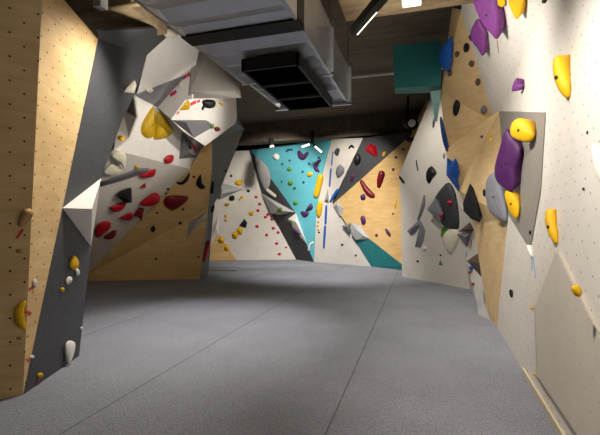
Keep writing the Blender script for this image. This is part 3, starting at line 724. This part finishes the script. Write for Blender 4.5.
hold('blue fin hold at the top left edge of the right plywood', 'blue', [(452, 37), (453, 50), (450.5, 68), (446, 71.5), (439.5, 62), (440, 51), (445, 43)], .6, at=(449, 60))
dot('small blue hold on the white strip by the brown pyramid', 'blue', 471, 268, 2, 2.4)
dot('upper tiny red hold beside the brown pyramid', 'red', 469.8, 272.3, 1.4, 1.4, 0)
dot('lower tiny red hold below the brown pyramid', 'red', 473, 284, 1.4, 1.4)
tape('blue tape below the grey triangle volume', 'blue', 467, 252, 466, 257, 1.8)
tape('red tape beside the grey triangle volume', 'redtape', 472, 240, 470.5, 247, 1.1)

# ---- right plywood
hold('black triangular hold with chalk on the right plywood', 'chalkblack', [(470, 183), (473, 194), (476.5, 206), (479.3, 222.5), (471, 219), (463.5, 211), (463, 203)], .3, False)
for lab, x, y, rx, ry, m in (('black heart shaped hold high on the right plywood', 466.3, 48, 3, 5, 'black'), ('brown grey knob left of the black heart hold', 457, 54.2, 2.1, 3.2, 'brown'), ('brown grey knob right below the black heart hold', 471.7, 63.7, 2.7, 3.4, 'brown'), ('brown grey knob next to the white wall edge', 478, 82.2, 2.6, 3.8, 'brown'), ('brown knob just under the blue fin hold', 449.8, 73.5, 2.2, 3.2, 'brown'), ('black almond hold in the upper middle of the right plywood', 456.7, 107.5, 3.2, 8.5, 'black'), ('grey knob at the white wall edge above the grey volume', 483.6, 109.8, 3, 4.4, 'greyhold')):
    dot(lab, m, x, y, rx, ry, 8)
dot('tiny purple button on the right plywood', 'purple', 481.7, 136.6, 1.3, 1.5)
dot('tiny yellow knob beside the large grey volume', 'yellow', 490.3, 139, 1.4, 2.8)
hold('large smooth grey hold at the edge of the white wall', 'greyhold', [(486.5, 181), (492, 173.5), (498, 178), (505, 200), (507.5, 217), (504, 222), (490, 212), (486, 197)], .5, bolts=1, at=(496, 200))
dot('small black hold left of the smooth grey hold', 'black', 484.3, 193, 1.5, 4, 0)

# ---- right wall
hold('largest purple fin hold at the top of the right wall', 'purple', [(473, -4), (485, -7), (496, -5), (498, 4), (499.5, 18), (497.4, 39), (491, 33), (485.7, 28), (478, 14)], .45, bolts=1, at=(495, 40))
hold('smaller purple fin hold below the largest one', 'purple', [(477.4, 18.6), (482, 25), (486.4, 33), (485.7, 39), (483, 56), (478, 49), (472.5, 42), (470.5, 32)], .45, at=(482, 50))
dot('dark purple chip behind the smaller purple fin', 'plum', 471, 38, 2, 3.5, -20)
tape('pale tan peeling tape under the largest purple fin', 'tan', 497.3, 40, 499, 53, 1)
hold('left yellow hold cut by the top edge of the right wall', 'yellow', [(496, -8), (505, -8), (505, 2), (503, 7), (499, 6), (496.5, 1)], .5)
hold('yellow diamond hold at the top of the right wall', 'yellow', [(509, 4), (511, -8), (524, -8), (523.5, 5), (517, 19.5)], .45)
dot('black knob hold at the very top of the right wall', 'black', 544, 1.5, 2.6, 2)
hold('small purple claw hold on the right wall', 'purple', [(512, 91), (514, 82.5), (517, 78), (518.5, 83.5), (523, 85.5), (519, 90)], .6)
sweep('yellow banana hold high on the right wall', 'yellow', [(557.5, 59, 3.4), (558.3, 66, 5), (561.5, 77, 6.3), (565.5, 87, 6), (568, 94.5, 3.6)], bolts=1)
_h = hold('yellow pocket jug hold on top of the grey volume', 'yellow', [(511, 128), (514, 121), (520, 118), (528, 121.5), (533, 129), (535, 135.5), (530, 142), (520, 141), (512, 136)], .6, bolts=1)
hold('long purple wave hold on the grey volume', 'plum', [(506, 129), (511, 136), (520, 146), (520.5, 155), (515, 170), (514.5, 187), (510, 192), (503, 187), (496, 180), (494.5, 168), (499, 150)], .3, bolts=1, at=(512, 160))
hold('yellow spearhead hold below the long purple wave', 'yellow', [(504.5, 193), (509.5, 190), (515, 197), (519, 205), (519, 214), (515.6, 219), (508.7, 209)], .55, bolts=1, at=(516, 205))
dot('tiny black foothold low on the grey volume', 'black', 530, 232.5, 1.1, 2.2)
sweep('yellow banana hold pointing down at the kite volume', 'yellow', [(549.5, 212.5, 3.8), (550.5, 221, 5), (554, 233, 5.2), (557, 241.5, 3)], bolts=1)
hold('yellow nub hold on the edge of the kite volume', 'yellow', [(572, 286.5), (577.6, 285), (582, 292), (580, 296.8), (575.5, 293)], .7)
sweep('small white hold with blue straps under the grey volume', 'chalky', [(527.5, 246, 1.2), (529.8, 250.5, 2), (532, 256, 1.6)])
tape('left blue strap hanging from the small white hold', 'bluetape', 532, 257, 532.3, 271, 1, cat='strap', name='strap')
tape('right blue strap hanging from the small white hold', 'bluetape', 533.5, 257, 536, 277, 1.1, cat='strap', name='strap')
dot('black oval foothold low on the right wall', 'black', 510.9, 293.3, 1.7, 4.2, -10)
dot('upper tiny yellow foothold at the edge of the kite volume', 'yellow', 532, 308, 1.5, 1.7)
dot('lower tiny yellow foothold at the edge of the kite volume', 'yellow', 535, 374.5, 1.6, 1.8)
hold('bright white fin hold cut by the right edge of the photo', 'chalky', [(591, 145), (596, 146), (604, 160), (608, 182), (600, 182), (594, 168)], .5)
dot('upper dark bolt on hold near the white fin', 'charcoal', 587.3, 132.5, 1, 1.8, 0)
dot('lower dark bolt on hold near the white fin', 'charcoal', 583.4, 189, 1.3, 1.6, 0)


# ------------------------------------------------------------------ duct, grille, lamps, ceiling fittings
DZ, DT = 3.4, 4.06
def zhit(x, y, z): r = ray(x, y); return CAM + r * ((z - EYE) / r.z)
xr = zhit(350, 105, DZ).x; xl = zhit(277, 110, DZ).x; y_far = zhit(350, 105, DZ).y; y_seam = zhit(245, 33, DZ).y; y_fl = zhit(331, 75, DZ).y
duct = tag(empty('air_duct', (xl, y_far, DZ)), 'large galvanised rectangular air duct running under the ceiling', 'air duct')
def rel(o, root): o.location = -Vector(root.location); return o
def duct_section(y0, y1, name, inset=0.0, parent=duct, pitch=.3):
    bm = bmesh.new(); n = max(2, int((y1 - y0) / pitch)) * 2
    x0, x1, z0, z1 = xl + inset, xr - inset, DZ + inset, DT - inset
    cr = []
    for i in range(n + 1):
        y = y0 + (y1 - y0) * i / n; dz = .045 if i % 2 else 0
        cr.append([bm.verts.new(v) for v in ((x0, y, z0), (x0 + .03, y, z0), (x0 + .06, y, z0 + dz), (x1 - .06, y, z0 + dz), (x1 - .03, y, z0), (x1, y, z0), (x1, y, z1), (x0, y, z1))])
    for a, b in zip(cr, cr[1:]):
        for k in range(8): bm.faces.new((a[k], a[(k + 1) % 8], b[(k + 1) % 8], b[k]))
    bm.faces.new(cr[0][::-1]); bm.faces.new(cr[-1]); bmesh.ops.recalc_face_normals(bm, faces=bm.faces[:])
    return rel(link(name, bm, 'galv', parent), parent)
duct_section(2.3, y_seam - .05, 'duct_section')
duct_section(y_seam + .05, y_fl, 'duct_section')
duct_section(y_fl, y_far, 'duct_section', .03)
def collar(y0, y1, ex, name, mat):
    bm = bmesh.new()
    box(bm, (xl - ex, y0, DZ - min(ex, .006)), (xr + ex, y1, DZ + .03)); box(bm, (xl - ex, y0, DT - .03), (xr + ex, y1, DT + ex))
    box(bm, (xl - ex, y0, DZ), (xl + .03, y1, DT)); box(bm, (xr - .03, y0, DZ), (xr + ex, y1, DT))
    return rel(link(name, bm, mat, duct), duct)
collar(y_seam - .11, y_seam + .11, .006, 'joint_strap', 'blackmetal')
for yy in (y_fl, y_far - .05): collar(yy - .02, yy + .03, .03, 'flange', 'galv')
for yy in (2.6, 4.9, 6.2):
    for xx in (xl - .03, xr + .03): rel(tubeo('hanger_rod', (xx, yy, DT - .1), (xx, yy, (4.9 if not 4.4 < yy < 5.6 else 4.28) - .003), .006, 'steel', duct), duct)
g_a, g_b = zhit(241, 71, 3.25), zhit(298, 65, 3.25); g_c = zhit(312, 109, 3.25)
gx0, gx1, gy0, gy1 = g_a.x, zhit(333, 108, 3.25).x, (g_a.y + g_b.y) / 2, g_c.y
gr = tag(empty('air_grille', ((gx0 + gx1) / 2, (gy0 + gy1) / 2, 3.25)), 'black rectangular grille box fixed below the air duct', 'air grille')
bm = bmesh.new(); th = .03
for a, b in (((gx0, gy0, 3.25), (gx1, gy0 + th, DZ - .008)), ((gx0, gy1 - th, 3.25), (gx1, gy1, DZ - .008)), ((gx0, gy0, 3.25), (gx0 + th, gy1, DZ - .008)), ((gx1 - th, gy0, 3.25), (gx1, gy1, DZ - .008))): box(bm, a, b)
rel(link('grille_frame', bm, 'blackmetal', gr), gr)
L3 = (gy1 - gy0) / 3
for k in range(3):
    bm = bmesh.new(); y0 = gy0 + k * L3
    for j in range(14):
        yy = y0 + .03 + j * (L3 - .05) / 14; box(bm, (gx0 + .03, yy, 3.262), (gx1 - .03, yy + .012, 3.285))
    box(bm, (gx0 + .03, y0 + .01, 3.29), (gx1 - .03, y0 + L3 - .01, 3.30))
    rel(link('grille_panel', bm, 'grille', gr), gr)
    if k: rel(boxo('crossbar', (gx0, y0 - .012, 3.246), (gx1, y0 + .012, 3.28), 'charcoal', gr), gr)

def pipe(name, a, b, r, mat, label, cat): return tag(tubeo(name, a, b, r, mat), label, cat)
pp = zhit(372, 76, 4.8)
pipe('conduit_pipe', (-3.2, pp.y, 4.82), (.6, pp.y, 4.82), .035, 'whitemetal', 'pale pipe crossing the ceiling between duct and teal box', 'pipe')
pp = zhit(110, 9, 4.2)
pipe('conduit_pipe', (-5.2, pp.y, 4.2), (-2.4, pp.y, 4.2), .03, 'beam', 'thin conduit pipe along the beam above the left plywood wall', 'pipe')
# linear lamp by the duct
a, b = zhit(354, 35, 3.5), zhit(384, 0, 3.5)
dirn = (b - a).normalized()
b = a + dirn * 2.0; a.z = b.z = 3.5
ll = tag(empty('linear_lamp', a), 'slim black linear lamp with a lit strip hanging right of the duct', 'lamp')
sd = UP.cross(dirn)
def bar(a, b, w, h0, h1):
    bm = bmesh.new(); vs = [bm.verts.new(q + sd * s * w + UP * h) for q in (a, b) for h in (h0, h1) for s in (-1, 1)]
    bmesh.ops.convex_hull(bm, input=vs); return bm
rel(link('lamp_housing', bar(a, b, .04, 0, .09), 'blackmetal', ll), ll)
rel(link('lit_strip', bar(a + dirn * .02 + sd * .03, a + dirn * .5 + sd * .03, .004, -.006, .002), 'lamp', ll), ll)
for t in (.6, 1.7):
    q = a + dirn * t; rel(tubeo('suspension_rod', q + UP * .08, Vector((q.x, q.y, (4.9 if q.y < 4.4 or q.y > 5.55 else 4.28) - .003)), .012, 'blackmetal', ll), ll)
# ceiling light on the beam
q0, q1 = zhit(402, 8, 4.22), zhit(422, 6, 4.22)
cl = tag(empty('ceiling_light', q0), 'white box ceiling light under the concrete beam at top right', 'ceiling light')
rel(boxo('lamp_housing', (q0.x, q0.y - .28, 4.225), (q1.x, q0.y, 4.28), 'whitemetal', cl), cl)
rel(boxo('diffuser', (q0.x + .015, q0.y - .265, 4.21), (q1.x - .015, q0.y - .015, 4.226), 'lampwarm', cl), cl)
# junction light on the left beam
q0 = zhit(99, 11, 4.1); q1 = zhit(106, 10, 4.1)
cl = tag(empty('junction_box', q0), 'small grey junction box on the conduit above the left plywood wall', 'junction box')
rel(boxo('box_body', (q0.x, q0.y - .1, 4.1), (q0.x + .12, q0.y + .02, 4.24), 'whitemetal', cl), cl)
rel(boxo('box_bracket', (q0.x + .03, q0.y - .08, 4.23), (q0.x + .09, q0.y, 4.285), 'blackmetal', cl), cl)
# lamps in front of the teal wall
def twin(x, y, d): return P(x, y, d)
tl = tag(empty('twin_lamp', P(312, 138, 12.9)), 'black twin lamp with two lit tubes in front of the teal wall', 'lamp')
rel(tubeo('stem', P(312.5, 131, 12.9), P(312.5, 142, 12.9), .06, 'blackmetal', tl), tl)
for (x0, y0, x1, y1) in ((302, 147, 309.5, 144.3), (315, 146.5, 321.5, 152)):
    p0, p1 = P(x0, y0, 12.75), P(x1, y1, 12.75)
    near = p1 if x0 < 310 else p0
    arm = rel(tubeo('lamp_arm', P(312.5, 141.5, 12.9), near, .025, 'blackmetal', tl), tl)
    rel(tubeo('lamp_tube', p0, p1, .028, 'lamp', tl), tl)
sp = tag(empty('spot_lamp', P(271, 144, 12.9)), 'small black spot lamp below the far beam over the teal wall', 'lamp')
rel(tubeo('lamp_body', P(271, 140, 12.9), P(271.5, 146.5, 12.7), .09, 'blackmetal', sp), sp)
rel(tubeo('lamp_mount', P(271, 134, 12.95), P(271, 141, 12.9), .03, 'blackmetal', sp), sp)
rel(tubeo('lens', P(271.6, 146.4, 12.7), P(272, 148, 12.68), .07, 'whitemetal', sp), sp)
pk = tag(empty('wall_lamp', P(411, 124, 10.6)), 'small black lamp with pale front above the far plywood corner', 'lamp')
rel(tubeo('lamp_body', P(408, 122, 10.8), P(412.5, 124, 10.5), .16, 'blackmetal', pk), pk)
rel(tubeo('lens', P(411.5, 123, 10.5), P(412, 123.2, 10.46), .1, 'chalky', pk), pk)
rel(tubeo('lamp_arm', P(408, 120, 10.8), P(408, 96, 10.8), .03, 'blackmetal', pk), pk)
# teal box on top of the right plywood wall
tb = empty('box_volume', P(417, 93, 7.2)); tag(tb, 'big dark teal box volume jutting from the top of the plywood wall', 'climbing volume')
pa = [P(393, 46, 7.2), P(441, 40, 7.2), P(441, 86, 7.2), P(394.5, 88, 7.2)]
dv = Vector((0, .36, 0))
bm = bmesh.new(); vs = [bm.verts.new(v) for v in pa + [v + dv for v in pa]]; bmesh.ops.convex_hull(bm, input=vs); rel(link('box_body', bm, 'boxteal', tb), tb)
bm = bmesh.new()
pa = [P(430.5, 91, 7.3), P(441, 90, 7.3), P(440, 102, 7.35), P(437.5, 119, 7.6), P(434.5, 119, 7.6), P(432, 103, 7.35)]
vs = [bm.verts.new(v) for v in pa + [v + Vector((0, .22, 0)) for v in pa]]; bmesh.ops.convex_hull(bm, input=vs)
tag(link('climbing_volume', bm, 'tealpale'), 'narrow pale teal volume tapering down below the teal box', 'climbing volume')
# beige box volume under the duct
bm = bmesh.new()
fr = [P(193, 47, 7.35), P(210, 47, 7.35), P(236, 76, 7.6), P(234, 91, 7.4), P(190, 91, 7.15), P(193, 74, 7.3), P(187, 98.5, 7.3), P(241, 98, 7.5)]
bk = [P(185, 97, 7.9), P(240, 96, 8.2), P(240, 80, 8.5), P(214, 52, 8.4), P(196, 52, 8.2)]
for v in fr + bk: bm.verts.new(v)
bmesh.ops.convex_hull(bm, input=bm.verts[:]); bmesh.ops.dissolve_limit(bm, angle_limit=.03, verts=bm.verts[:], edges=bm.edges[:])
tag(link('climbing_volume', bm, 'greige'), 'large stone grey box volume below the left edge of the duct', 'climbing volume')
# pole on the mat
a, b, c = fl(207, 270.5), fl(229, 270.7), fl(238, 270.8)
r = .016; pol = tag(empty('brush_pole', a + UP * r), 'thin wooden pole with a pale head lying on the mat by the prow', 'pole')
rel(tubeo('shaft', a + UP * r, b + UP * r, r, 'tan', pol), pol); rel(tubeo('brush_head', b + UP * .028, c + UP * .028, .028, 'ltgrey', pol), pol)

# ------------------------------------------------------------------ light
def spot(loc, to, w, ang=100, blend=.8, col=(1, .9, .76), r=.08):
    L = bpy.data.lights.new('hall_and_fill_spot', 'SPOT'); L.energy = w; L.spot_size = math.radians(ang); L.spot_blend = blend; L.color = col; L.shadow_soft_size = r
    o = bpy.data.objects.new('hall_and_fill_spot', L); COL.objects.link(o); o.location = loc
    o.rotation_euler = (Vector(to) - Vector(loc)).to_track_quat('-Z', 'Y').to_euler(); return o
def area(loc, to, w, sx, sy, col=(1, .92, .8)):
    L = bpy.data.lights.new('front_fill_light', 'AREA'); L.energy = w; L.shape = 'RECTANGLE'; L.size = sx; L.size_y = sy; L.color = col
    o = bpy.data.objects.new('front_fill_light', L); COL.objects.link(o); o.location = loc
    o.rotation_euler = (Vector(to) - Vector(loc)).to_track_quat('-Z', 'Y').to_euler(); return o
W = (1, .94, .85)
spot((-2.62, 3.9, 3.95), (-3.35, 3.4, 1.2), 260, 104, .9, W)
spot((-2.4, 4.6, 3.3), (-4.2, 5.6, 3.2), 110, 90, 1, W)  # unseen fill, added to even out the upper charcoal panel
spot((-.5, 4.2, 3.42), (1.1, 5.4, 2.5), 180, 125, .9, W)
spot((-.25, 2.2, 3.4), (1.1, 3.6, 1.0), 280, 95, .9, W)
area((-.6, .8, 4.4), (.0, 3.4, 0), 16, .5, .5, W)  # weak unseen fill, added above the camera
spot((-1.5, 6.7, 3.3), (-5.5, 6.3, 3.2), 230, 54, .8, W)
spot((-.7, 8.4, 4.5), (.8, 9.8, 1.6), 180, 110, .8, W)
spot((-3.6, 10.8, 4.4), (-5.4, 14.0, 1.6), 430, 85, .8, W)
spot((-2.4, 10.4, 4.4), (-2.2, 13.4, 1.8), 350, 85, .8, W)
spot((-2.2, 9.0, 4.7), (-2.8, 11.8, 0), 1000, 80, 1, (1, .97, .95))
spot((-2.7, 6.0, 4.2), (-3.0, 5.0, 0), 420, 62, .9, (1, .97, .97))
spot((-.2, 6.0, 4.2), (-.3, 6.4, 0), 220, 90, 1, (1, .97, .95))  # broad unseen fill, added over the middle of the floor
spot((-.4, 4.6, 3.65), (.2, 5.2, 5), 22, 140, .9, W)  # weak uplight added near the linear lamp to brighten the right beam
spot((-2.9, 4.0, 3.3), (-3.1, 4.6, 4.6), 60, 100, .9, W)  # uplight without a fixture, added to brighten the left beam's underside


w = bpy.data.worlds.new('hall_world'); S.world = w; w.use_nodes = True
w.node_tree.nodes['Background'].inputs[0].default_value = (.9, .85, .8, 1); w.node_tree.nodes['Background'].inputs[1].default_value = 0.0

cd = bpy.data.cameras.new('camera'); cam = bpy.data.objects.new('camera', cd); COL.objects.link(cam)
cd.sensor_width = 36; cd.lens = 24; cd.shift_y = (CY - 217.5) / 600
cam.location = CAM; cam.rotation_euler = (math.pi / 2, 0, TH); S.camera = cam
S.view_settings.view_transform = 'Standard'; S.view_settings.look = 'None'; S.view_settings.gamma = 1; S.view_settings.exposure = 0.35
S.view_settings.use_curve_mapping = False
S.cycles.use_denoising = True
S.cycles.max_bounces = 8; S.cycles.sample_clamp_indirect = 4
